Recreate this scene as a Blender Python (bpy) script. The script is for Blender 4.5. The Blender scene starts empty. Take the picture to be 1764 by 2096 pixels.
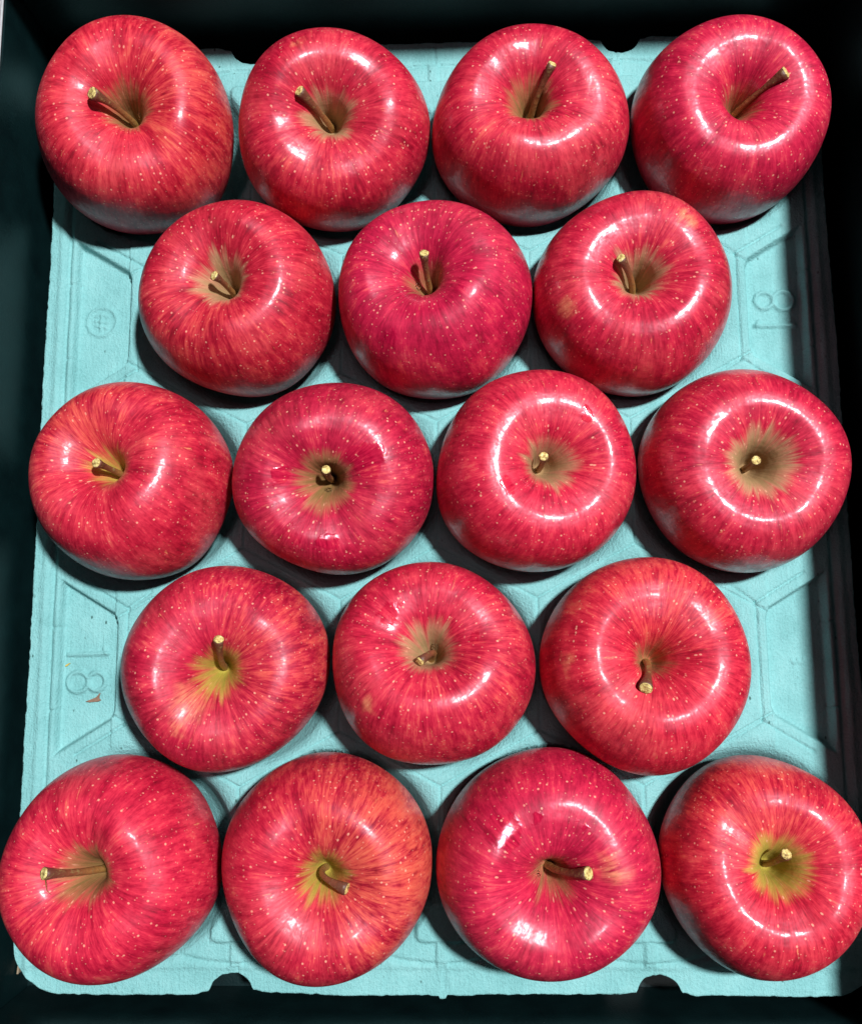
import bpy, math, random
import numpy as np
from mathutils import Matrix, Vector, Quaternion

scene = bpy.context.scene
COL = scene.collection

# ------------------------------------------------------------------ camera
cam_d = bpy.data.cameras.new("camera")
cam = bpy.data.objects.new("camera", cam_d)
COL.objects.link(cam)
RW = np.array([[0.999470105, -0.012917463, -0.029877220],
               [-0.008666203, -0.990355945, 0.138275085],
               [-0.031375246, -0.137942892, -0.989943106]])
m = Matrix.Identity(4)
for i in range(3):
    m[i][0] = RW[i][0]; m[i][1] = -RW[i][1]; m[i][2] = -RW[i][2]
m.translation = (0.0095, -0.0715, 0.414)
cam.matrix_world = m
cam_d.sensor_fit = 'HORIZONTAL'
cam_d.sensor_width = 36.0
cam_d.lens = 36.0 * 1830.0 / 1764.0
cam_d.clip_start = 0.01
cam_d.clip_end = 50
scene.camera = cam

# ------------------------------------------------------------------ world, lamp, exposure
w = bpy.data.worlds.new("World"); scene.world = w; w.use_nodes = True
bg = w.node_tree.nodes["Background"]
bg.inputs[0].default_value = (0.45, 0.95, 1.0, 1)
bg.inputs[1].default_value = 0.026
ld = bpy.data.lights.new("ceiling_lamp", 'POINT')
ld.energy = 840
ld.shadow_soft_size = 0.115
ld.color = (0.985, 0.985, 1.0)
lamp = bpy.data.objects.new("ceiling_lamp", ld); COL.objects.link(lamp)
lamp.location = (1.11, 0.59, 3.0)
vs = scene.view_settings
vs.view_transform = 'Standard'; vs.look = 'None'; vs.exposure = 0.0; vs.gamma = 1.0
vs.use_curve_mapping = False
scene.cycles.max_bounces = 8
scene.cycles.use_denoising = True

# ------------------------------------------------------------------ helpers
def tag(o, label=None, cat=None, group=None, kind=None):
    if label: o["label"] = label
    if cat: o["category"] = cat
    if group: o["group"] = group
    if kind: o["kind"] = kind
    return o

def mesh_obj(name, verts, faces, mat, parent=None, smooth=True):
    me = bpy.data.meshes.new(name)
    verts = np.asarray(verts, dtype=np.float32)
    if isinstance(faces, np.ndarray):
        nf = len(faces); k = faces.shape[1]
        me.vertices.add(len(verts)); me.vertices.foreach_set("co", verts.ravel())
        me.loops.add(nf * k); me.loops.foreach_set("vertex_index", faces.astype(np.int32).ravel())
        me.polygons.add(nf)
        me.polygons.foreach_set("loop_start", np.arange(0, nf * k, k, dtype=np.int32))
        me.update(calc_edges=True)
    else:
        me.from_pydata([tuple(v) for v in verts], [], faces)
        me.update()
    me.polygons.foreach_set("use_smooth", [smooth] * len(me.polygons))
    me.materials.append(mat)
    o = bpy.data.objects.new(name, me); COL.objects.link(o)
    if parent: o.parent = parent
    return o

class NT:
    def __init__(s, name):
        s.mat = bpy.data.materials.new(name); s.mat.use_nodes = True
        s.t = s.mat.node_tree; s.b = s.t.nodes["Principled BSDF"]
    def n(s, typ, **kw):
        nd = s.t.nodes.new(typ)
        for k, v in kw.items(): setattr(nd, k, v)
        return nd
    def put(s, sock, v):
        if isinstance(v, bpy.types.NodeSocket): s.t.links.new(v, sock)
        elif isinstance(v, (tuple, list)) and len(v) == 3 and sock.type == 'RGBA': sock.default_value = (*v, 1)
        else: sock.default_value = v
    def math(s, op, a, b=0.0, c=None, clamp=False):
        nd = s.n('ShaderNodeMath', operation=op); nd.use_clamp = clamp
        s.put(nd.inputs[0], a); s.put(nd.inputs[1], b)
        if c is not None: s.put(nd.inputs[2], c)
        return nd.outputs[0]
    def vec(s, op, a, b=(0, 0, 0), scale=None):
        nd = s.n('ShaderNodeVectorMath', operation=op)
        s.put(nd.inputs[0], a)
        if op != 'SCALE': s.put(nd.inputs[1], b)
        if scale is not None: s.put(nd.inputs[3], scale)
        return nd.outputs[1] if op in ('LENGTH', 'DISTANCE', 'DOT_PRODUCT') else nd.outputs[0]
    def noise(s, v, scale, detail=3, rough=0.55, dist=0.0):
        nd = s.n('ShaderNodeTexNoise'); s.put(nd.inputs['Vector'], v)
        nd.inputs['Scale'].default_value = scale; nd.inputs['Detail'].default_value = detail
        nd.inputs['Roughness'].default_value = rough; nd.inputs['Distortion'].default_value = dist
        return nd.outputs[0]
    def ss(s, v, a, b):
        nd = s.n('ShaderNodeMapRange', interpolation_type='SMOOTHSTEP')
        s.put(nd.inputs[0], v); s.put(nd.inputs[1], a); s.put(nd.inputs[2], b)
        return nd.outputs[0]
    def mix(s, f, a, b):
        nd = s.n('ShaderNodeMix', data_type='RGBA'); nd.clamp_factor = True
        s.put(nd.inputs[0], f); s.put(nd.inputs[6], a); s.put(nd.inputs[7], b)
        return nd.outputs[2]
    def ramp(s, f, stops):
        nd = s.n('ShaderNodeValToRGB'); s.put(nd.inputs[0], f)
        e = nd.color_ramp.elements
        while len(e) < len(stops): e.new(0.5)
        for i, (p, c) in enumerate(stops):
            e[i].position = p; e[i].color = (*c, 1)
        return nd.outputs[0]
    def bump(s, h, dist, strength=1.0, normal=None):
        nd = s.n('ShaderNodeBump'); s.put(nd.inputs['Height'], h)
        nd.inputs['Distance'].default_value = dist; nd.inputs['Strength'].default_value = strength
        if normal is not None: s.put(nd.inputs['Normal'], normal)
        return nd.outputs[0]

# ------------------------------------------------------------------ apple data
# centre, radius, anisotropy, axis, stem tip offset (apple frame)
AP = {
'A1': ((-0.14084, 0.17, 0.01783), 0.04651, -0.0281, (0.1182, -0.147, 0.982), (-0.01174, 0.00106, 0.02205)),
'A2': ((-0.04724, 0.16663, 0.01686), 0.04478, 0.0225, (0.0468, -0.2396, 0.9697), (-0.01212, 0.00843, 0.01892)),
'A3': ((0.04597, 0.16752, 0.01419), 0.04445, 0.0289, (-0.0736, -0.0169, 0.9971), (0.01019, 0.01045, 0.0203)),
'A4': ((0.13863, 0.1678, 0.01507), 0.04435, 0.0044, (0.0092, -0.1362, 0.9906), (0.01565, 0.00765, 0.0193)),
'B1': ((-0.09074, 0.0847, 0.0143), 0.04424, 0.0042, (-0.0937, 0.0098, 0.9956), (-0.00206, 0.00076, 0.01484)),
'B2': ((0.0004, 0.08186, 0.01621), 0.04448, -0.0069, (-0.1742, 0.1106, 0.9785), (0.00214, 0.00589, 0.01899)),
'B3': ((0.09028, 0.08293, 0.0153), 0.04482, 0.0048, (-0.045, -0.015, 0.9989), (-0.00829, 0.00584, 0.01724)),
'C1': ((-0.13685, -0.00045, 0.0156), 0.04377, -0.0358, (-0.1766, 0.1181, 0.9772), (-0.00103, -0.00036, 0.01596)),
'C2': ((-0.04541, -6e-05, 0.01621), 0.04406, 0.0091, (-0.0585, -0.2325, 0.9708), (0.00113, 0.00544, 0.01175)),
'C3': ((0.04377, 0.00128, 0.01599), 0.04477, -0.014, (0.173, -0.0238, 0.9846), (-0.00266, 0.00273, 0.01138)),
'C4': ((0.13597, 0.00104, 0.0141), 0.04462, -0.0093, (-0.0039, -0.0645, 0.9979), (-0.00047, 0.00165, 0.00985)),
'D1': ((-0.09314, -0.08343, 0.01458), 0.04442, -0.0014, (0.0816, -0.0608, 0.9948), (0.00196, 0.01368, 0.01839)),
'D2': ((-0.00237, -0.08327, 0.01649), 0.04388, 0.0026, (-0.0377, 0.2761, 0.9604), (-0.00334, -0.00599, 0.01221)),
'D3': ((0.08911, -0.08404, 0.01583), 0.04511, -0.0103, (-0.0104, 0.1387, 0.9903), (-0.00601, -0.01331, 0.01904)),
'E1': ((-0.13934, -0.16784, 0.01558), 0.04483, -0.0034, (-0.1034, 0.0958, 0.99), (-0.00981, 0.00234, 0.02504)),
'E2': ((-0.048, -0.16714, 0.01458), 0.04521, -0.0068, (0.0623, 0.0163, 0.9979), (0.00983, -0.00372, 0.01336)),
'E3': ((0.04512, -0.16555, 0.01513), 0.04601, 0.0125, (-0.0165, -0.0552, 0.9983), (0.01358, 0.00474, 0.01921)),
'E4': ((0.13525, -0.16741, 0.01455), 0.043, -0.0337, (-0.0378, 0.1693, 0.9848), (0.0026, 0.005, 0.01497)),
}
# orange amount, orange side azimuth (deg), crimson tint 0..1, cavity size, cavity tint, gloss haze
LOOK = {
'A1': (0.40, 10, 0.25, 0.25, 'olive'), 'A2': (0.22, 250, 0.45, 0.22, 'tan'),
'A3': (0.12, 200, 0.50, 0.27, 'olive'), 'A4': (0.06, 90, 0.80, 0.18, 'olive'),
'B1': (0.28, 260, 0.30, 0.24, 'tan'), 'B2': (0.08, 180, 0.95, 0.20, 'olive'),
'B3': (0.16, 60, 0.55, 0.22, 'tan'), 'C1': (0.45, 120, 0.40, 0.20, 'green'),
'C2': (0.04, 0, 0.75, 0.30, 'olive'), 'C3': (0.14, 40, 0.55, 0.22, 'tan'),
'C4': (0.10, 130, 0.60, 0.30, 'tan'), 'D1': (0.42, 15, 0.60, 0.24, 'green'),
'D2': (0.25, 330, 0.55, 0.22, 'tan'), 'D3': (0.38, 75, 0.35, 0.18, 'olive'),
'E1': (0.28, 210, 0.55, 0.28, 'olive'), 'E2': (0.70, 20, 0.45, 0.24, 'green'),
'E3': (0.06, 0, 0.85, 0.17, 'olive'), 'E4': (0.42, 110, 0.35, 0.30, 'green'),
}
BRIGHT = {'E1': 1.15, 'D3': 1.12, 'E4': 1.12, 'B1': .92, 'A1': 1.05, 'C3': 1.08, 'C2': .85, 'B2': .95, 'D1': .95}
GLOSS = {'A1': .35, 'A2': .8, 'A3': .8, 'A4': 1.0, 'B1': .25, 'B2': .95, 'B3': 1.0, 'C1': .3, 'C2': .6, 'C3': 1.0, 'C4': 1.0, 'D1': .35, 'D2': .8, 'D3': .3, 'E1': .3, 'E2': .4, 'E3': .4, 'E4': .4}
# local marks on the skin: centre (apple frame, radii), size, colour kind
MARKS = {
'A2': [((-0.263, 0.62, 0.765), 0.10, 'yellow')],
'B3': [((-0.714, -0.318, 0.684), 0.13, 'yellow'), ((0.457, 0.50, 0.76), 0.13, 'yellow')],
'C1': [((0.20, -0.16, 0.60), 0.20, 'yellow')],
'D1': [((0.811, 0.527, 0.298), 0.022, 'dark'), ((-0.225, -0.278, 0.725), 0.22, 'yellow'), ((-0.32, -0.48, 0.78), 0.10, 'yellow')],
'D2': [((-0.542, -0.542, 0.697), 0.10, 'yellow')],
'D3': [((-0.797, -0.042, 0.672), 0.12, 'yellow')],
'E3': [((0.50, 0.14, 0.785), 0.17, 'yellow')],
}
WET = {
'E3': [((-0.397, 0.441, 0.787), 0.17), ((-0.104, 0.56, 0.789), 0.09), ((0.25, 0.50, 0.78), 0.09)],
'C2': [((0.42, 0.22, 0.78), 0.22), ((-0.38, 0.10, 0.75), 0.10), ((-0.30, -0.52, 0.78), 0.16), ((0.05, -0.55, 0.78), 0.12)],
'B2': [((-0.299, -0.671, 0.722), 0.10), ((0.40, -0.28, 0.77), 0.10)],
'C3': [((0.30, 0.43, 0.78), 0.08), ((-0.45, -0.25, 0.79), 0.09)],
'D2': [((-0.352, 0.30, 0.743), 0.12), ((0.40, 0.05, 0.78), 0.10)],
}

# ------------------------------------------------------------------ apple shape
PROF = np.array([(0, .17), (.045, .19), (.085, .28), (.14, .45), (.22, .605), (.34, .72), (.50, .785), (.58, .79),
                 (.68, .765), (.80, .67), (.90, .51), (.97, .29), (1, .05), (.975, -.2), (.90, -.45), (.78, -.64),
                 (.62, -.77), (.47, -.825), (.36, -.82), (.25, -.77), (.12, -.70), (0, -.68)])
def profile(n):
    P = np.vstack([2 * PROF[0] - PROF[1], PROF, 2 * PROF[-1] - PROF[-2]])
    pts = []
    for i in range(1, len(P) - 2):
        for t in np.linspace(0, 1, 24, endpoint=False):
            a, b, c, d = P[i - 1], P[i], P[i + 1], P[i + 2]
            pts.append(.5 * ((2 * b) + (-a + c) * t + (2 * a - 5 * b + 4 * c - d) * t ** 2 + (-a + 3 * b - 3 * c + d) * t ** 3))
    pts.append(PROF[-1]); pts = np.array(pts)
    L = np.concatenate([[0], np.cumsum(np.linalg.norm(np.diff(pts, axis=0), axis=1))]); L /= L[-1]
    s = np.linspace(0, 1, n)
    return np.stack([np.interp(s, L, pts[:, 0]), np.interp(s, L, pts[:, 1])], 1), s
NR, NP = 120, 180
PRF, SS = profile(NR)

def apple_mesh(k, seed):
    c, a, an, n, tip = AP[k]
    rg = np.random.RandomState(seed)
    ph = np.linspace(0, 2 * np.pi, NP, endpoint=False)
    r = PRF[:, 0][:, None]; z = PRF[:, 1][:, None]
    p = ph[None, :]
    top = np.clip((z - .0) / .8, 0, 1); bot = np.clip(-z / .8, 0, 1)
    q = rg.uniform(0, 6.28, 10)
    lob = .014 * np.cos(5 * p + q[0]) * (.35 + bot) + .013 * np.cos(2 * p + q[1]) + .013 * np.cos(3 * p + q[2]) + .007 * np.cos(4 * p + q[3])
    rr = r * (1 + lob * np.clip(r * 1.4, 0, 1))
    crest = np.exp(-((r - .56) / .26) ** 2) * top
    zz = z + crest * (.62 if GLOSS[k] >= 1 else 1.0) * (.030 * np.cos(p + q[4]) + .020 * np.cos(2 * p + q[5]) + .018 * np.cos(3 * p + q[6]) + .012 * np.cos(5 * p + q[7]) + .006 * np.cos(7 * p + q[3]))
    cav = np.exp(-((r - .2) / .15) ** 2) * top
    rr = rr * (1 + cav * (.06 * np.cos(2 * p + q[8]) + .05 * np.cos(3 * p + q[9])))
    zz = zz + bot * .03 * np.cos(5 * p + q[0]) * np.exp(-((r - .5) / .2) ** 2)
    X = rr * np.cos(p) * a * (1 + an); Y = rr * np.sin(p) * a * (1 - an); Z = zz * a + 0 * p
    V = np.stack([X, Y, Z], -1)
    pol = np.stack([np.cos(p) + 0 * r, np.sin(p) + 0 * r, SS[:, None] * 3.0 + 0 * p], -1)
    inner = V[1:-1].reshape(-1, 3); ip = pol[1:-1].reshape(-1, 3)
    v = np.vstack([inner, V[0, :1], V[-1, :1]])
    # centre of the rosette: keep the polar attribute of the neighbours' mean
    pa = np.vstack([ip, [[0, 0, 0]], [[0, 0, 3.0]]])
    R = NR - 2
    i = np.arange(R - 1)[:, None]; j = np.arange(NP)[None, :]; j2 = (j + 1) % NP
    F = np.stack([i * NP + j, (i + 1) * NP + j, (i + 1) * NP + j2, i * NP + j2], -1).reshape(-1, 4)
    it = R * NP; ib = it + 1
    jj = np.arange(NP); jn = (jj + 1) % NP
    caps = [(int(it), int(x), int(y)) for x, y in zip(jj, jn)] + [(int(ib), int((R - 1) * NP + y), int((R - 1) * NP + x)) for x, y in zip(jj, jn)]
    return v, F, caps, pa

def minrot(n):
    return Vector((0, 0, 1)).rotation_difference(Vector(n))

CAVC = {'olive': ((.13, .09, .022), (.34, .20, .08)), 'tan': ((.24, .17, .07), (.46, .30, .16)), 'green': ((.25, .23, .025), (.46, .38, .07))}

def apple_material(k, seed):
    c, a, an, n, tip = AP[k]
    orange, oaz, crim, cavs, cavt = LOOK[k]
    if cavt == 'tan': cavs += .05
    rg = random.Random(seed * 13 + 5)
    T = NT("apple_skin_" + str(seed))
    tc = T.n('ShaderNodeTexCoord').outputs['Object']
    P = T.vec('SCALE', tc, scale=1.0 / a)
    pol = T.n('ShaderNodeAttribute', attribute_name='pol').outputs['Vector']
    off = (rg.uniform(0, 50), rg.uniform(0, 50), rg.uniform(0, 50))
    def pv(k1, k2):
        return T.vec('ADD', T.vec('MULTIPLY', pol, (k1, k1, k2)), off)
    # wander so the streaks are not ruler straight
    wob = T.noise(T.vec('ADD', P, off), 3.0, 2)
    n1 = T.noise(pv(2.8, 1.6), 1.0, 3, .55, .3)
    n2 = T.noise(pv(14.0, 4.6), 1.0, 5, .70, .2)
    n3 = T.noise(pv(42.0, 9.0), 1.0, 3, .62, .15)
    n4 = T.noise(T.vec('ADD', P, off), 5.0, 4, .6)
    n5 = T.noise(T.vec('ADD', P, off), 22.0, 3, .6)
    t = T.math('MULTIPLY', n1, .25)
    t = T.math('MULTIPLY_ADD', n2, .36, t)
    t = T.math('MULTIPLY_ADD', n3, .20, t)
    t = T.math('MULTIPLY_ADD', n4, .16, t)
    t = T.math('MULTIPLY_ADD', n5, .10, t)          # centred near 0.52
    cr = crim
    b_ = BRIGHT.get(k, 1.0)
    deep = ((.145 + .03 * cr) * b_, .002 * b_, (.006 + .009 * cr) * b_)
    mid = (.35 * b_, .0035 * b_ * b_, (.014 + .021 * cr) * b_)
    light = (.54 * b_, (.024 - .012 * cr) * b_ * b_, (.036 + .022 * cr) * b_)
    pale = (.74, .15 - .05 * cr, .10)
    base = T.ramp(t, [(.40, deep), (.495, mid), (.585, light), (.70, pale)])
    # broad paler blush and a few yellow under-colour flecks
    n0 = T.noise(T.vec('ADD', P, (off[1], off[2], off[0])), 1.5, 3, .55)
    bl = T.math('MULTIPLY', T.ss(n0, .47, .70), T.math('MULTIPLY_ADD', T.ss(n2, .34, .62), .36 - .15 * cr, .08))
    base = T.mix(bl, base, (.68, .105 - .03 * cr, .095))
    fk = T.math('MULTIPLY', T.ss(T.noise(pv(18.0, 6.0), 1.0, 4, .7), .63, .74), T.ss(n0, .38, .58))
    base = T.mix(T.math('MULTIPLY', fk, .6), base, (.74, .30, .12))
    # orange flush, stronger on one side of the skin
    az = math.radians(oaz)
    d = T.vec('DOT_PRODUCT', pol, (math.cos(az), math.sin(az), 0))
    om = T.math('MULTIPLY_ADD', d, .30, T.math('MULTIPLY_ADD', n2, 1.7, T.math('MULTIPLY_ADD', n3, .7, T.math('MULTIPLY_ADD', n1, .8, -1.6 - .42 + orange * .62))))
    om = T.ss(om, -.10, .62)
    om = T.math('MULTIPLY', om, min(.68, .22 + .70 * orange))
    base = T.mix(om, base, T.mix(n3, (.58, .055, .030), (.72, .20, .10)))
    # marks
    dP = T.vec('ADD', P, T.vec('SCALE', T.vec('SUBTRACT', T.n('ShaderNodeTexNoise').outputs[1], (.5, .5, .5)), scale=.0))
    nz = T.n('ShaderNodeTexNoise'); T.put(nz.inputs['Vector'], T.vec('ADD', P, off)); nz.inputs['Scale'].default_value = 7.0; nz.inputs['Detail'].default_value = 3
    jit = T.vec('SUBTRACT', nz.outputs[1], (.5, .5, .5))
    Pj = T.vec('ADD', P, T.vec('SCALE', jit, scale=.26))
    for pos, rad, kind in MARKS.get(k, []):
        if kind == 'dark':
            dd = T.vec('DISTANCE', P, pos)
            base = T.mix(T.ss(dd, rad, rad * .6), base, (.03, .015, .008))
        else:
            dd = T.vec('DISTANCE', Pj, pos)
            base = T.mix(T.math('MULTIPLY', T.ss(dd, rad * 1.15, rad * .1), T.math('MULTIPLY', T.ss(n2, .30, .62), .5)), base, (.74, .34, .15))
    # cavity: russet and green around the stem
    sep = T.n('ShaderNodeSeparateXYZ'); T.put(sep.inputs[0], P)
    rho = T.math('SQRT', T.math('ADD', T.math('MULTIPLY', sep.outputs[0], sep.outputs[0]), T.math('MULTIPLY', sep.outputs[1], sep.outputs[1])))
    up = T.ss(sep.outputs[2], 0, .2)
    nc = T.noise(pv(3.0, .6), 1.0, 3, .6)
    nf = T.noise(pv(11.0, 1.2), 1.0, 3, .6)
    rj = T.math('ADD', rho, T.math('MULTIPLY_ADD', nc, .36, T.math('MULTIPLY_ADD', nf, .17, -.265)))
    c_in, c_out = CAVC[cavt]
    cm2 = T.math('MULTIPLY', T.ss(rj, cavs + .03, cavs - .11), up)
    cm1 = T.math('MULTIPLY', T.ss(rj, cavs - .05, cavs - .20), up)
    base = T.mix(T.math('MULTIPLY', cm2, T.math('MULTIPLY_ADD', T.ss(n3, .35, .65), .35, .45)), base, c_out)
    base = T.mix(T.math('MULTIPLY', cm1, .85), base, T.mix(nf, c_in, tuple(x * 1.35 for x in c_in)))
    # lenticels
    vo = T.n('ShaderNodeTexVoronoi'); vo.inputs['Scale'].default_value = 12.5
    ndir = T.vec('NORMALIZE', P)
    T.put(vo.inputs['Vector'], T.vec('ADD', T.vec('ADD', ndir, T.vec('SCALE', jit, scale=.012)), off))
    dots = T.math('MULTIPLY', T.ss(vo.outputs['Distance'], .165, .075), T.ss(n4, .20, .55))
    vo2 = T.n('ShaderNodeTexVoronoi'); vo2.inputs['Scale'].default_value = 21.0
    T.put(vo2.inputs['Vector'], T.vec('ADD', ndir, off))
    dots2 = T.math('MULTIPLY', T.ss(vo2.outputs['Distance'], .17, .08), .55)
    dm = T.math('MULTIPLY', T.math('MAXIMUM', dots, dots2), T.math('SUBTRACT', 1.0, T.math('MULTIPLY', cm1, .8)))
    base = T.mix(T.math('MULTIPLY', dm, .78), base, (.78, .36, .24))
    T.put(T.b.inputs['Base Color'], base)
    # gloss; wet patches are smoother
    wet = None
    for pos, rad in WET.get(k, []):
        mk = T.ss(T.vec('DISTANCE', Pj, pos), rad, rad * .70)
        wet = mk if wet is None else T.math('MAXIMUM', wet, mk)
    rough = T.math('MULTIPLY_ADD', n4, .16, .48 - .06 * GLOSS.get(k, .5))
    croug = .225 + rg.uniform(-.02, .04)
    if wet is not None:
        rough = T.math('MULTIPLY', rough, T.math('MULTIPLY_ADD', wet, -.6, 1.0))
        cro = T.math('MULTIPLY_ADD', wet, -croug * .7, croug)
    else:
        cro = croug
    rough = T.math('ADD', rough, T.math('MULTIPLY', cm1, .2))
    T.put(T.b.inputs['Roughness'], rough)
    T.b.inputs['Specular IOR Level'].default_value = .60
    T.b.inputs['Coat IOR'].default_value = 1.42
    T.b.inputs['Specular Tint'].default_value = (1, .55, .66, 1)
    T.put(T.b.inputs['Coat Weight'], T.math('MULTIPLY', T.math('SUBTRACT', 1.0, T.math('MULTIPLY', cm1, .7)), T.math('MULTIPLY', T.math('MULTIPLY_ADD', T.ss(n3, .30, .68), .7, T.math('MULTIPLY_ADD', T.ss(n4, .38, .62), .7, .25)), 0.10 + .54 * GLOSS.get(k, .5))))
    T.put(T.b.inputs['Coat Roughness'], cro)
    h = T.math('MULTIPLY_ADD', T.noise(pv(3.0, 1.6), 1.0, 2, .5), 1.0, T.math('MULTIPLY', T.noise(T.vec('ADD', P, off), 9.0, 2), .7))
    h = T.math('MULTIPLY_ADD', n5, .03, h)
    if wet is not None: h = T.math('MULTIPLY_ADD', wet, .30, h)
    nrm = T.bump(h, .0009, .42)
    T.put(T.b.inputs['Normal'], nrm); T.put(T.b.inputs['Coat Normal'], nrm)
    return T.mat

# stems
def stem_material():
    T = NT("apple_stem")
    tc = T.n('ShaderNodeTexCoord').outputs['Object']
    rnd = T.n('ShaderNodeObjectInfo').outputs['Random']
    g = T.n('ShaderNodeAttribute', attribute_name='along').outputs['Fac']
    no = T.noise(tc, 420, 4, .6)
    c = T.ramp(T.math('MULTIPLY_ADD', no, .5, T.math('MULTIPLY_ADD', g, .75, -.12)),
               [(.0, (.24, .17, .035)), (.30, (.28, .12, .035)), (.60, (.17, .05, .022)), (.95, (.075, .028, .018))])
    c = T.mix(T.ss(no, .52, .72), c, (.25, .17, .06))
    T.put(T.b.inputs['Base Color'], c); T.b.inputs['Roughness'].default_value = .5
    T.put(T.b.inputs['Normal'], T.bump(no, .0006, .8))
    return T.mat
def cut_material():
    T = NT("stem_cut")
    tc = T.n('ShaderNodeTexCoord').outputs['Object']
    no = T.noise(tc, 700, 3, .6)
    T.put(T.b.inputs['Base Color'], T.ramp(no, [(.34, (.16, .09, .03)), (.45, (.42, .30, .09)), (.56, (.60, .49, .17)), (.72, (.72, .64, .32))]))
    T.b.inputs['Roughness'].default_value = .7
    T.put(T.b.inputs['Normal'], T.bump(no, .001, .8))
    return T.mat
M_STEM, M_CUT = stem_material(), cut_material()

def build_stem(k, parent, seed, zoff):
    c, a, an, n, tip = AP[k]
    rg = random.Random(seed)
    root = Vector((0, 0, .175 * a)); tipv = Vector((0, 0, .35 * a)) + Vector(tip)
    L = (tipv - root).length
    ctrl = root.lerp(tipv, .5) + Vector((-tip[0] * .28, -tip[1] * .28, .10 * L))
    if k in ('E2', 'B1'): ctrl = root + Vector((-.5 * tip[0], -.3 * tip[1], .75 * L))
    if k == 'D2': ctrl = root + Vector((.004, .002, .7 * L))
    N, S = 18, 12
    def bz(t): return root * (1 - t) ** 2 + ctrl * 2 * t * (1 - t) + tipv * t * t
    verts, along = [], []
    r0 = rg.uniform(.00115, .00135); r1 = rg.uniform(.0022, .0026)
    if k in ('E1', 'A1', 'A2', 'E3', 'A4', 'D3'): r1 *= 1.2
    up = None; ends = None
    for i in range(N):
        t = i / (N - 1)
        p = bz(t); tg = (bz(min(1, t + .02)) - bz(max(0, t - .02))).normalized()
        if up is None: up = tg.orthogonal().normalized()
        up = (up - tg * up.dot(tg)).normalized(); sd = tg.cross(up)
        sw = max(0, (t - .55) / .45)
        rad = r0 * (1 + .25 * (1 - t) ** 3) + (r1 - r0) * sw ** 2.2 - (.00025 if i == N - 1 else 0)
        for j in range(S):
            an_ = 2 * math.pi * j / S
            q = rad * (1 + .07 * math.sin(3 * an_ + seed) + rg.uniform(-.05, .05))
            verts.append(p + up * math.cos(an_) * q + sd * math.sin(an_) * q); along.append(t)
        if i == N - 1: ends = (p, tg, up, sd, rad)
    faces = [(i * S + j, i * S + (j + 1) % S, (i + 1) * S + (j + 1) % S, (i + 1) * S + j) for i in range(N - 1) for j in range(S)]
    faces.append(tuple(range((N - 1) * S, N * S)))
    st = mesh_obj("stem", verts, faces, M_STEM, parent)
    at = st.data.attributes.new("along", 'FLOAT', 'POINT'); at.data.foreach_set("value", along)
    st.location.z = zoff
    p, tg, up, sd, rad = ends
    # slightly domed, ragged cut face
    cv, cf = [], []
    rings = [(1.0, -.0001), (.97, .00035), (.7, .00055), (.35, .00050)]
    for rr, hh in rings:
        for j in range(S):
            an_ = 2 * math.pi * j / S
            q = rad * rr * .96 * (1 + rg.uniform(-.06, .06))
            cv.append(p + tg * (hh + rg.uniform(-.00012, .00012)) + up * math.cos(an_) * q + sd * math.sin(an_) * q)
    cv.append(p + tg * .0003)
    for i in range(len(rings) - 1):
        for j in range(S): cf.append((i * S + j, i * S + (j + 1) % S, (i + 1) * S + (j + 1) % S, (i + 1) * S + j))
    b = (len(rings) - 1) * S
    for j in range(S): cf.append((b + j, b + (j + 1) % S, len(cv) - 1))
    mesh_obj("cut_end", cv, cf, M_CUT, st)
    if k == 'E1':      # dry filament hanging from the stem end
        fp = [p + Vector((.0006, -.0022, -.0004)), p + Vector((.0004, -.0045, -.0016)), p + Vector((-.0003, -.0068, -.0038)), p + Vector((-.0002, -.0090, -.0072))]
        fvv, ff = [], []
        for q_, c_ in enumerate(fp):
            for j in range(5):
                an_ = 2 * math.pi * j / 5; rr = .00022 * (1 - .2 * q_)
                fvv.append(c_ + Vector((math.cos(an_) * rr, 0, math.sin(an_) * rr)))
        for q_ in range(len(fp) - 1):
            for j in range(5): ff.append((q_ * 5 + j, q_ * 5 + (j + 1) % 5, (q_ + 1) * 5 + (j + 1) % 5, (q_ + 1) * 5 + j))
        ff += [(0, 1, 2, 3, 4), (19, 18, 17, 16, 15)]
        mesh_obj("filament", fvv, ff, M_STEM, st)
    return st

LABEL = {
'A1': "red apple in the top left corner, stem leaning left, shadowed lower left side",
'A2': "red apple second in the top row, small yellow mark on its upper rim",
'A3': "red apple third from the left in the top row, dark stem leaning up and right",
'A4': "crimson apple in the top right corner, long stem leaning right over a full shine ring",
'B1': "dull red freckled apple, left of the second row, short stem in tan cavity",
'B2': "crimson apple in the middle of the second row, stem standing up in a wet cavity",
'B3': "red apple at the right of the second row, bright shine ring around a short stem",
'C1': "orange flushed red apple at the left end of the middle row, touching the tray edge",
'C2': "dark crimson apple second from the left in the middle row, wet patches, wide olive cavity",
'C3': "red apple third in the middle row, pale cavity, stem cut facing camera",
'C4': "broad red apple at the right end of the middle row, shine ring, very short stem",
'D1': "red apple beside the embossed number 18 at lower left, tiny dark spot near its edge",
'D2': "red apple in the middle of the fourth row, short stem bent to the lower left",
'D3': "orange-red apple at the right of the fourth row, stem leaning down towards the bottom",
'E1': "large red apple in the bottom left corner, long stem lying to the left",
'E2': "streaked orange and red apple second from the left in the bottom row, hooked stem",
'E3': "large crimson apple third from the left in the bottom row, stem leaning right",
'E4': "orange-pink apple in the bottom right corner, yellow-green cavity",
}
apple_world = []
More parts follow.
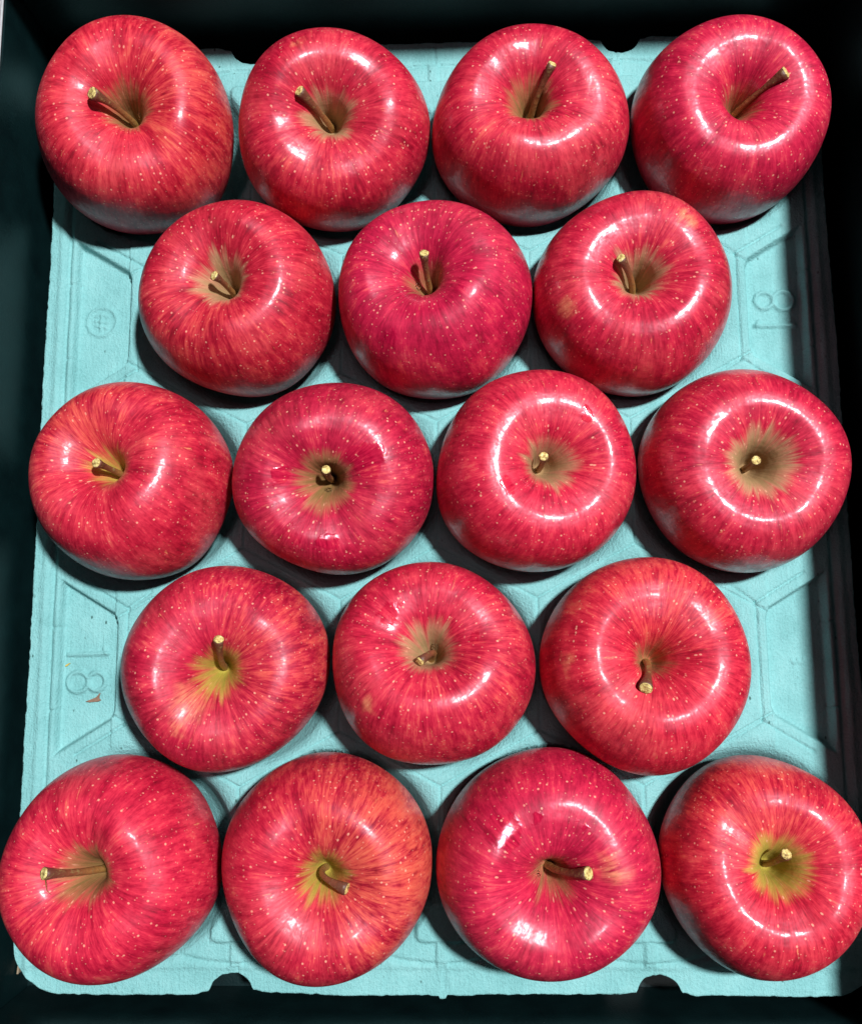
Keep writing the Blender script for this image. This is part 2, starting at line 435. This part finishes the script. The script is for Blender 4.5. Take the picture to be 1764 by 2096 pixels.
for idx, k in enumerate(AP):
    c, a, an, n, tip = AP[k]
    v, F, caps, pa = apple_mesh(k, idx + 3)
    q = minrot(n)
    bz_ = -0.825 * a
    root = bpy.data.objects.new("apple", None); COL.objects.link(root)
    root.empty_display_size = .02
    root.rotation_mode = 'QUATERNION'; root.rotation_quaternion = q
    root.location = Vector(c) + q @ Vector((0, 0, bz_))
    tag(root, LABEL[k], "apple", "apples set out in the tray")
    faces = [tuple(f) for f in F.tolist()] + caps
    body = mesh_obj("fruit_body", v, faces, apple_material(k, idx + 1), root)
    body.location.z = -bz_
    at = body.data.attributes.new("pol", 'FLOAT_VECTOR', 'POINT'); at.data.foreach_set("vector", pa.astype(np.float32).ravel())
    build_stem(k, root, idx + 40, -bz_)
    Rm = np.array(q.to_matrix())
    apple_world.append(v @ Rm.T + np.array(c))

# ------------------------------------------------------------------ pulp tray (millimetres while building)
def smooth(x, a, b):
    t = np.clip((x - a) / (b - a), 0, 1); return t * t * (3 - 2 * t)
def vnoise(x, y, cell, seed):
    rg = np.random.RandomState(seed); g = rg.rand(256, 256)
    fx, fy = x / cell + 500, y / cell + 500
    ix, iy = np.floor(fx).astype(int), np.floor(fy).astype(int); tx, ty = fx - ix, fy - iy
    tx = tx * tx * (3 - 2 * tx); ty = ty * ty * (3 - 2 * ty)
    G = lambda i, j: g[i % 256, j % 256]
    return (G(ix, iy) * (1 - tx) + G(ix + 1, iy) * tx) * (1 - ty) + (G(ix, iy + 1) * (1 - tx) + G(ix + 1, iy + 1) * tx) * ty - .5

STEP = .62
xs = np.arange(-190, 190.01, STEP); ys = np.arange(-226, 226.01, STEP)
nx, ny = len(xs), len(ys)
X, Y = np.meshgrid(xs, ys)
# outline: rounded corners, finger notches, ragged pulp edge
ax = np.abs(X)
corner = np.where(ax > 168, 22 - np.sqrt(np.clip(22 ** 2 - (ax - 168) ** 2, 0, None)), 0)
notch = np.zeros_like(X)
for xc in (-92.7, 94.0):
    u = (X - xc) / 9.6
    notch = np.maximum(notch, np.where(np.abs(u) < 1, 8.2 * np.sqrt(np.clip(1 - np.abs(u) ** 2.3, 0, 1)), 0))
    notch = np.maximum(notch, 1.2 * np.exp(-((np.abs(X - xc) - 9.6) / 3.5) ** 2))
tab = np.where(np.abs(X - .4) < 1.6, -1.3, 0)
rag = .5 * vnoise(X, X * 0, 2.2, 1) + 1.3 * vnoise(X, X * 0, 40, 2)
ins = np.maximum(corner, notch) + np.where(Y < 0, tab, 0) + rag
wy = smooth(np.abs(Y), 196, 226) ** 1.0
wy = np.clip((np.abs(Y) - 190) / 36, 0, 1)
Yp = Y - np.sign(Y) * wy * ins
ragx = .5 * vnoise(Y, Y * 0, 2.2, 3) + 1.0 * vnoise(Y, Y * 0, 60, 4)
wx = np.clip((ax - 176) / 14, 0, 1)
Xp = X - np.sign(X) * wx * ragx
X, Y = Xp, Yp

PITCH, ROW = 90.7, 83.8
cent = []
for r_, nn in ((2, 4), (1, 3), (0, 4), (-1, 3), (-2, 4)):
    for i in range(nn): cent.append(((i - (nn - 1) / 2) * PITCH, r_ * ROW))
cent = np.array(cent)
D = np.stack([np.hypot(X - cx, Y - cy) for cx, cy in cent])
Ds = np.sort(D, axis=0); d1, d2 = Ds[0], Ds[1]
bowl = np.interp(d1, [0, 24, 30, 35, 39, 42, 44.5, 46.5, 48.5], [-27, -27, -25, -20, -13.5, -7.5, -2.6, -.6, 0])
H = bowl.copy()
def seg(x0, y0, x1, y1):
    vx, vy = x1 - x0, y1 - y0; L2 = vx * vx + vy * vy
    t = np.clip(((X - x0) * vx + (Y - y0) * vy) / L2, 0, 1)
    return np.hypot(X - x0 - t * vx, Y - y0 - t * vy)
def groove(dist, halfw, depth):
    global H
    H = H - depth * (1 - smooth(dist, 0, halfw))
# creases where three cells meet
inside = (np.abs(Y) < 190) & (ax < 150)
cre = (d2 - d1)
H = H - np.where(inside, 1.4 * (1 - smooth(cre, 0, 1.3)) * smooth(d1, 44, 47), 0)
H = H + np.where(inside, 1.2 * smooth(d1, 46, 52), 0)
# side panels beside rows of three
def poly_in(pts):
    s = np.full_like(X, 1e9)
    n_ = len(pts)
    for i in range(n_):
        x0, y0 = pts[i]; x1, y1 = pts[(i + 1) % n_]
        L = math.hypot(x1 - x0, y1 - y0)
        s = np.minimum(s, ((x1 - x0) * (Y - y0) - (y1 - y0) * (X - x0)) / L)
    return s
for sx in (-1, 1):
    for y0 in (ROW, -ROW):
        pts = [(-177.5, 41), (-168, -35), (0, 0)]
        pl = [(177.2, -41), (177.2, 41), (169, 36), (150.5, 25), (148.2, 20), (148.2, -20), (150.5, -25), (169, -36)]
        pl = [(sx * px, y0 + py) for px, py in pl]
        if sx < 0: pl = pl[::-1]
        sd = poly_in(pl)
        H = H - 4.6 * smooth(sd, -.2, 2.1)
        for q0, q1 in (((133.8, 34), (144.3, 26.5)), ((144.3, 26.5), (144.5, -26.5)), ((144.5, -26.5), (167, -40)),
                       ((144.5, -26.5), (126.7, -36.5)), ((144.3, 26.5), (167, 40))):
            groove(seg(sx * q0[0], y0 + q0[1], sx * q1[0], y0 + q1[1]), .95, 1.25)
        for yy in (18.0, -20.0):
            groove(seg(sx * 175.5, y0 + yy, sx * 179.5, y0 + yy), 1.1, .9)
    groove(np.abs(X - sx * 180.4) + np.where(np.abs(Y) < 203, 0, 9), 1.9, 1.6)
    H = H + .8 * np.exp(-((X - sx * 184.0) / 1.6) ** 2)
# end ledges with pads and ribs
for sy in (-1, 1):
    for x0 in (0, -90.7, 90.7):
        pad = np.maximum(np.abs(X - x0) - 9, np.abs(Y - sy * 196) - 6)
        rd = np.hypot(np.clip(np.abs(X - x0) - 8, 0, None), np.clip(np.abs(Y - sy * 195.5) - 5.5, 0, None))
        H = H + 1.7 * (1 - smooth(rd, 2.2, 4.2)) * smooth(d1, 43, 47)
        rib = np.maximum(np.abs(X - x0) - 1.9, np.abs(Y - sy * 209.5) - 4.5)
        H = H + 1.1 * (1 - smooth(rib, 0, .9))
        rib = np.maximum(np.abs(X - x0 - 1.0) - .25, np.abs(Y - sy * 219) - 5)
        H = H - .5 * (1 - smooth(rib, 0, .7))
        groove(np.abs(np.hypot((X - x0) / 2.6, Y - sy * 199) - 14.5) + np.where(np.abs(X - x0) < 36, 0, 9) + np.where(sy * Y > 199, 0, 9), 1.7, 1.0)
H = H - .8 * smooth(np.abs(Y), 214, 217)
# embossed marks
def raise_(dist, halfw, h):
    global H
    H = H + h * (1 - smooth(dist, halfw * .15, halfw * 1.15))
def ell(cx, cy, rx, ry):
    t = np.hypot((X - cx) / rx, (Y - cy) / ry)
    return np.abs(t - 1) * .5 * (rx + ry)
raise_(seg(-173.2, -78.3, -154.8, -78.0), 1.3, 1.5)
raise_(seg(-154.8, -78.0, -156.6, -75.6), 1.1, 1.0)
raise_(np.minimum(ell(-168.2, -91.0, 4.8, 4.6), ell(-159.3, -90.8, 4.1, 4.1)), 1.3, 1.5)
raise_(seg(153.8, 75.2, 172.2, 75.2), 1.3, 1.5)
raise_(seg(153.8, 75.2, 155.6, 77.8), 1.1, 1.0)
raise_(np.minimum(ell(167.4, 87.6, 4.8, 4.6), ell(158.4, 87.8, 4.1, 4.1)), 1.3, 1.5)
raise_(ell(-164.4, 83.6, 7.3, 7.3), .95, 1.0)
for s_ in ((-167.5, 86.6, -165.4, 86.9), (-163.6, 86.9, -161.6, 86.2), (-168, 84.0, -161.4, 83.2), (-167.2, 81.6, -164.8, 81.0),
           (-163.6, 81.2, -161.8, 80.2), (-164.6, 87.6, -164.9, 79.4)):
    raise_(seg(*s_), .8, .8)
raise_(np.where(Y < -82.2, ell(162.2, -82.6, 1.3, 2.1), 9), .8, .8)
raise_(np.where(Y < -82.2, ell(165.0, -82.6, 1.3, 2.1), 9), .8, .8)
# pulp unevenness
H = H + .9 * vnoise(X, Y, 33, 11) + .45 * vnoise(X, Y, 11, 12) + .16 * vnoise(X, Y, 3.1, 13)
# the fruit presses into the pulp
low = np.full((ny, nx), 1e3)
for V in apple_world:
    lv = V[V[:, 2] < .02] * 1000
    ii = np.clip(np.round((lv[:, 1] + 226) / STEP).astype(int), 0, ny - 1); jj = np.clip(np.round((lv[:, 0] + 190) / STEP).astype(int), 0, nx - 1)
    np.minimum.at(low, (ii, jj), lv[:, 2])
for _ in range(3):
    l2 = low.copy()
    l2[1:] = np.minimum(l2[1:], low[:-1]); l2[:-1] = np.minimum(l2[:-1], low[1:])
    l2[:, 1:] = np.minimum(l2[:, 1:], low[:, :-1]); l2[:, :-1] = np.minimum(l2[:, :-1], low[:, 1:])
    low = l2
H = np.minimum(H, low - .4)
top = np.stack([X, Y, H], -1).reshape(-1, 3)
i = np.arange(ny - 1)[:, None]; j = np.arange(nx - 1)[None, :]
F = np.stack([i * nx + j, i * nx + j + 1, (i + 1) * nx + j + 1, (i + 1) * nx + j], -1).reshape(-1, 4)
ring = np.concatenate([np.arange(nx), np.arange(1, ny) * nx + nx - 1, (ny - 1) * nx + np.arange(nx - 2, -1, -1), np.arange(ny - 2, 0, -1) * nx])
sk = top[ring].copy(); sk[:, 2] -= 2.2
b0 = len(top); nr = len(ring)
e = np.arange(nr); e2 = (e + 1) % nr
F = np.vstack([F, np.stack([ring[e2], ring[e], b0 + e, b0 + e2], -1)])
tv = np.vstack([top, sk]) * .001

def tray_material():
    T = NT("moulded_pulp")
    tc = T.n('ShaderNodeTexCoord').outputs['Object']
    a_ = T.noise(tc, 38, 6, .68); b_ = T.noise(tc, 900, 3, .7)
    st = T.vec('MULTIPLY', tc, (1.0, .16, 1.0)); f_ = T.noise(st, 520, 3, .65)
    c = T.ramp(T.math('MULTIPLY_ADD', b_, .35, T.math('MULTIPLY', a_, .65)), [(.32, (.130, .33, .33)), (.5, (.178, .415, .417)), (.70, (.235, .485, .485))])
    c = T.mix(T.ss(b_, .66, .80), c, (.08, .25, .255))
    fl_ = T.n('ShaderNodeTexVoronoi'); fl_.inputs['Scale'].default_value = 170
    T.put(fl_.inputs['Vector'], T.vec('ADD', T.vec('MULTIPLY', tc, (1.0, .55, 1.0)), T.vec('SCALE', tc, scale=.1)))
    c = T.mix(T.math('MULTIPLY', T.ss(fl_.outputs['Distance'], .13, .05), T.ss(a_, .46, .58)), c, (.045, .12, .11))
    c = T.mix(T.math('MULTIPLY', T.ss(T.noise(tc, 12, 5, .7), .56, .72), .35), c, (.11, .30, .29))
    T.put(T.b.inputs['Base Color'], c)
    T.b.inputs['Roughness'].default_value = .85
    T.b.inputs['Specular IOR Level'].default_value = .25
    h = T.math('MULTIPLY_ADD', f_, .8, b_)
    T.put(T.b.inputs['Normal'], T.bump(h, .0011, .65))
    return T.mat
tray = mesh_obj("pulp_tray", tv, F, tray_material())
tag(tray, "turquoise moulded pulp tray embossed with 18 under the apples", "tray")

# ------------------------------------------------------------------ dark box
def box_material():
    T = NT("dark_coated_board")
    tc = T.n('ShaderNodeTexCoord').outputs['Object']
    n_ = T.noise(tc, 60, 4, .6); f_ = T.noise(tc, 900, 2, .6)
    T.put(T.b.inputs['Base Color'], T.ramp(n_, [(.3, (.0012, .007, .008)), (.7, (.002, .013, .014))]))
    T.put(T.b.inputs['Roughness'], T.math('MULTIPLY_ADD', n_, .14, .36))
    T.b.inputs['Specular IOR Level'].default_value = .24
    T.put(T.b.inputs['Normal'], T.bump(f_, .0003, .35))
    return T.mat
def plain(name, col, rough, nsc=300):
    T = NT(name)
    tc = T.n('ShaderNodeTexCoord').outputs['Object']
    n_ = T.noise(tc, nsc, 4, .65)
    T.put(T.b.inputs['Base Color'], T.mix(n_, tuple(x * .6 for x in col), tuple(min(1, x * 1.35) for x in col)))
    T.b.inputs['Roughness'].default_value = rough
    T.put(T.b.inputs['Normal'], T.bump(n_, .0006, .5))
    return T.mat
def slab(name, lo, hi, mat, parent=None, bev=.0008):
    import bmesh
    bm = bmesh.new(); bmesh.ops.create_cube(bm, size=1)
    for v in bm.verts:
        v.co = Vector([lo[t] + (v.co[t] + .5) * (hi[t] - lo[t]) for t in range(3)])
    bmesh.ops.bevel(bm, geom=bm.edges[:], offset=bev, segments=2, affect='EDGES')
    me = bpy.data.meshes.new(name); bm.to_mesh(me); bm.free(); me.materials.append(mat)
    o = bpy.data.objects.new(name, me); COL.objects.link(o)
    if parent: o.parent = parent
    return o
MB = box_material(); MR = plain("raw_board_edge", (.36, .36, .37), .8); MF = plain("brown_card", (.20, .155, .10), .85)
FZ = -.031
bx = bpy.data.objects.new("fruit_box", None); COL.objects.link(bx); bx.location = (0, 0, FZ); bx.empty_display_size = .05
tag(bx, "dark fruit box with black inner walls holding the tray", "box")
IX, IY, TH = .197, .2335, .006
RZ = {'l': .0425, 'b': .050, 'r': .091, 't': .115}
f0 = -FZ
slab("box_floor", (-IX - TH, -IY - TH, -.005), (IX + TH, IY + TH, 0), MB, bx)
wl = slab("wall", (-IX - TH, -IY - TH, .0003), (-IX, IY + TH, RZ['l'] + f0), MB, bx)
slab("rim", (-IX - TH - .0004, -IY - TH, RZ['l'] + f0 + .0002), (-IX - .0002, IY + TH, RZ['l'] + f0 + .0022), MR, wl)
slab("wall", (IX, -IY - TH, .0003), (IX + TH, IY + TH, RZ['r'] + f0), MB, bx)
slab("wall", (-IX + .0002, -IY - TH, .0003), (IX - .0002, -IY, RZ['b'] + f0), MB, bx)
slab("wall", (-IX + .0002, IY, .0003), (IX - .0002, IY + TH, RZ['t'] + f0), MB, bx)

# small brown piece low in the corner behind the bottom left apple
fl = [(-IX + .0006, -.2225, .0012), (-IX + .0006, -.2150, .0012), (-IX + .0006, -.2168, .0125), (-IX + .0006, -.2238, .0142)]
fl = [Vector(p) + Vector((.0002 * (q % 2), 0, 0)) for q, p in enumerate(fl)]
fv = [tuple(p) for p in fl] + [tuple(p + Vector((.0008, 0, 0))) for p in fl]
mesh_obj("corner_card", fv, [(0, 1, 2, 3), (7, 6, 5, 4), (0, 4, 5, 1), (1, 5, 6, 2), (2, 6, 7, 3), (3, 7, 4, 0)], MF, bx, smooth=False)

# ------------------------------------------------------------------ water beads in the stem cavities
def water_material():
    T = NT("water")
    T.b.inputs['Base Color'].default_value = (1, 1, 1, 1)
    T.b.inputs['Transmission Weight'].default_value = 1.0
    T.b.inputs['Roughness'].default_value = .02
    T.b.inputs['IOR'].default_value = 1.33
    tc = T.n('ShaderNodeTexCoord').outputs['Object']
    T.put(T.b.inputs['Normal'], T.bump(T.noise(tc, 300, 2), .0002, .3))
    return T.mat
MW = water_material()
def bead(idx, ring, col, rad, label):
    v = apple_world[idx]
    p = Vector(v[ring * NP + col]); e1 = Vector(v[ring * NP + (col + 1) % NP]) - p; e2 = Vector(v[(ring + 1) * NP + col]) - p
    nn = e2.cross(e1).normalized()
    if nn.z < 0: nn = -nn
    tx = nn.orthogonal().normalized(); ty = nn.cross(tx)
    vs_, fs = [], []
    U, W_ = 20, 9
    for a_ in range(W_):
        el = math.pi / 2 * a_ / (W_ - 1) * .98 - .25
        for b_ in range(U):
            az = 2 * math.pi * b_ / U
            q = rad * (1 + .08 * math.sin(2 * az + idx))
            vs_.append((tx * math.cos(az) * q + ty * math.sin(az) * q) * math.cos(el) + nn * rad * .62 * math.sin(el))
    for a_ in range(W_ - 1):
        for b_ in range(U): fs.append((a_ * U + b_, a_ * U + (b_ + 1) % U, (a_ + 1) * U + (b_ + 1) % U, (a_ + 1) * U + b_))
    fs.append(tuple(range((W_ - 1) * U, W_ * U))); fs.append(tuple(range(U))[::-1])
    o = mesh_obj("water_droplet", vs_, fs, MW)
    o.location = p
    tag(o, label, "droplet", "water beads on the apples")
KEY = list(AP)
bead(KEY.index('B2'), 7, 85, .0021, "water bead beside the stem of the middle apple in the second row")
bead(KEY.index('B2'), 5, 150, .0015, "smaller water bead right of the stem of the middle apple, second row")
bead(KEY.index('A1'), 5, 20, .0016, "water bead at the stem root of the top left corner apple")
bead(KEY.index('A4'), 5, 95, .0017, "water bead at the stem root of the top right corner apple")
bead(KEY.index('C2'), 6, 130, .0019, "water bead in the wide cavity of the dark crimson middle row apple")
bead(KEY.index('D2'), 6, 30, .0020, "water bead by the bent stem of the fourth row middle apple")
bead(KEY.index('E3'), 6, 100, .0014, "water bead at the stem root of the large crimson bottom row apple")

# ------------------------------------------------------------------ scraps on the tray
def scrap(name, outline, z, loc, rot, mat, label, thick=.0006, curl=.0006):
    n_ = len(outline); vs_ = []
    for s_ in (0, 1):
        for q_, (px, py) in enumerate(outline):
            vs_.append((px * .001, py * .001, thick * s_ + curl * (1 + math.sin(q_ * 2.1)) * .5))
    fs = [tuple(range(n_))[::-1], tuple(range(n_, 2 * n_))] + [(q_, (q_ + 1) % n_, n_ + (q_ + 1) % n_, n_ + q_) for q_ in range(n_)]
    o = mesh_obj(name, vs_, fs, mat, smooth=False)
    o.location = (loc[0] * .001, loc[1] * .001, z * .001); o.rotation_euler = (0, 0, rot)
    tag(o, label, "debris")
    return o
def zat(x, y):
    k_ = np.argmin((X - x) ** 2 + (Y - y) ** 2); return float(H.ravel()[k_])
scrap("leaf_scrap", [(-3.9, -.9), (-2.8, -.5), (-1.0, .2), (.8, .9), (1.6, 1.5), (2.4, 2.8), (3.0, 2.9), (2.6, 1.6), (2.4, .4), (3.4, -.4), (2.4, -.9), (.2, -1.1), (-2.0, -1.3)],
      zat(-160.5, -99) + .1, (-160.3, -99.0), 0, plain("dry_leaf", (.20, .12, .08), .8, 900), "tiny dry brown leaf scrap lying just below the embossed 18 at lower left")
scrap("crumb", [(-1.2, -.7), (-.2, -.4), (.5, .3), (1.3, .9), (.9, 1.0), (-.1, .6), (-1.0, .1)], zat(-173.6, -83) + .1, (-173.4, -83.2), 0,
      plain("yellow_crumb", (.48, .36, .08), .8, 900), "tiny yellow-brown crumb between the digits of the embossed 18 at lower left", .0005, .0004)
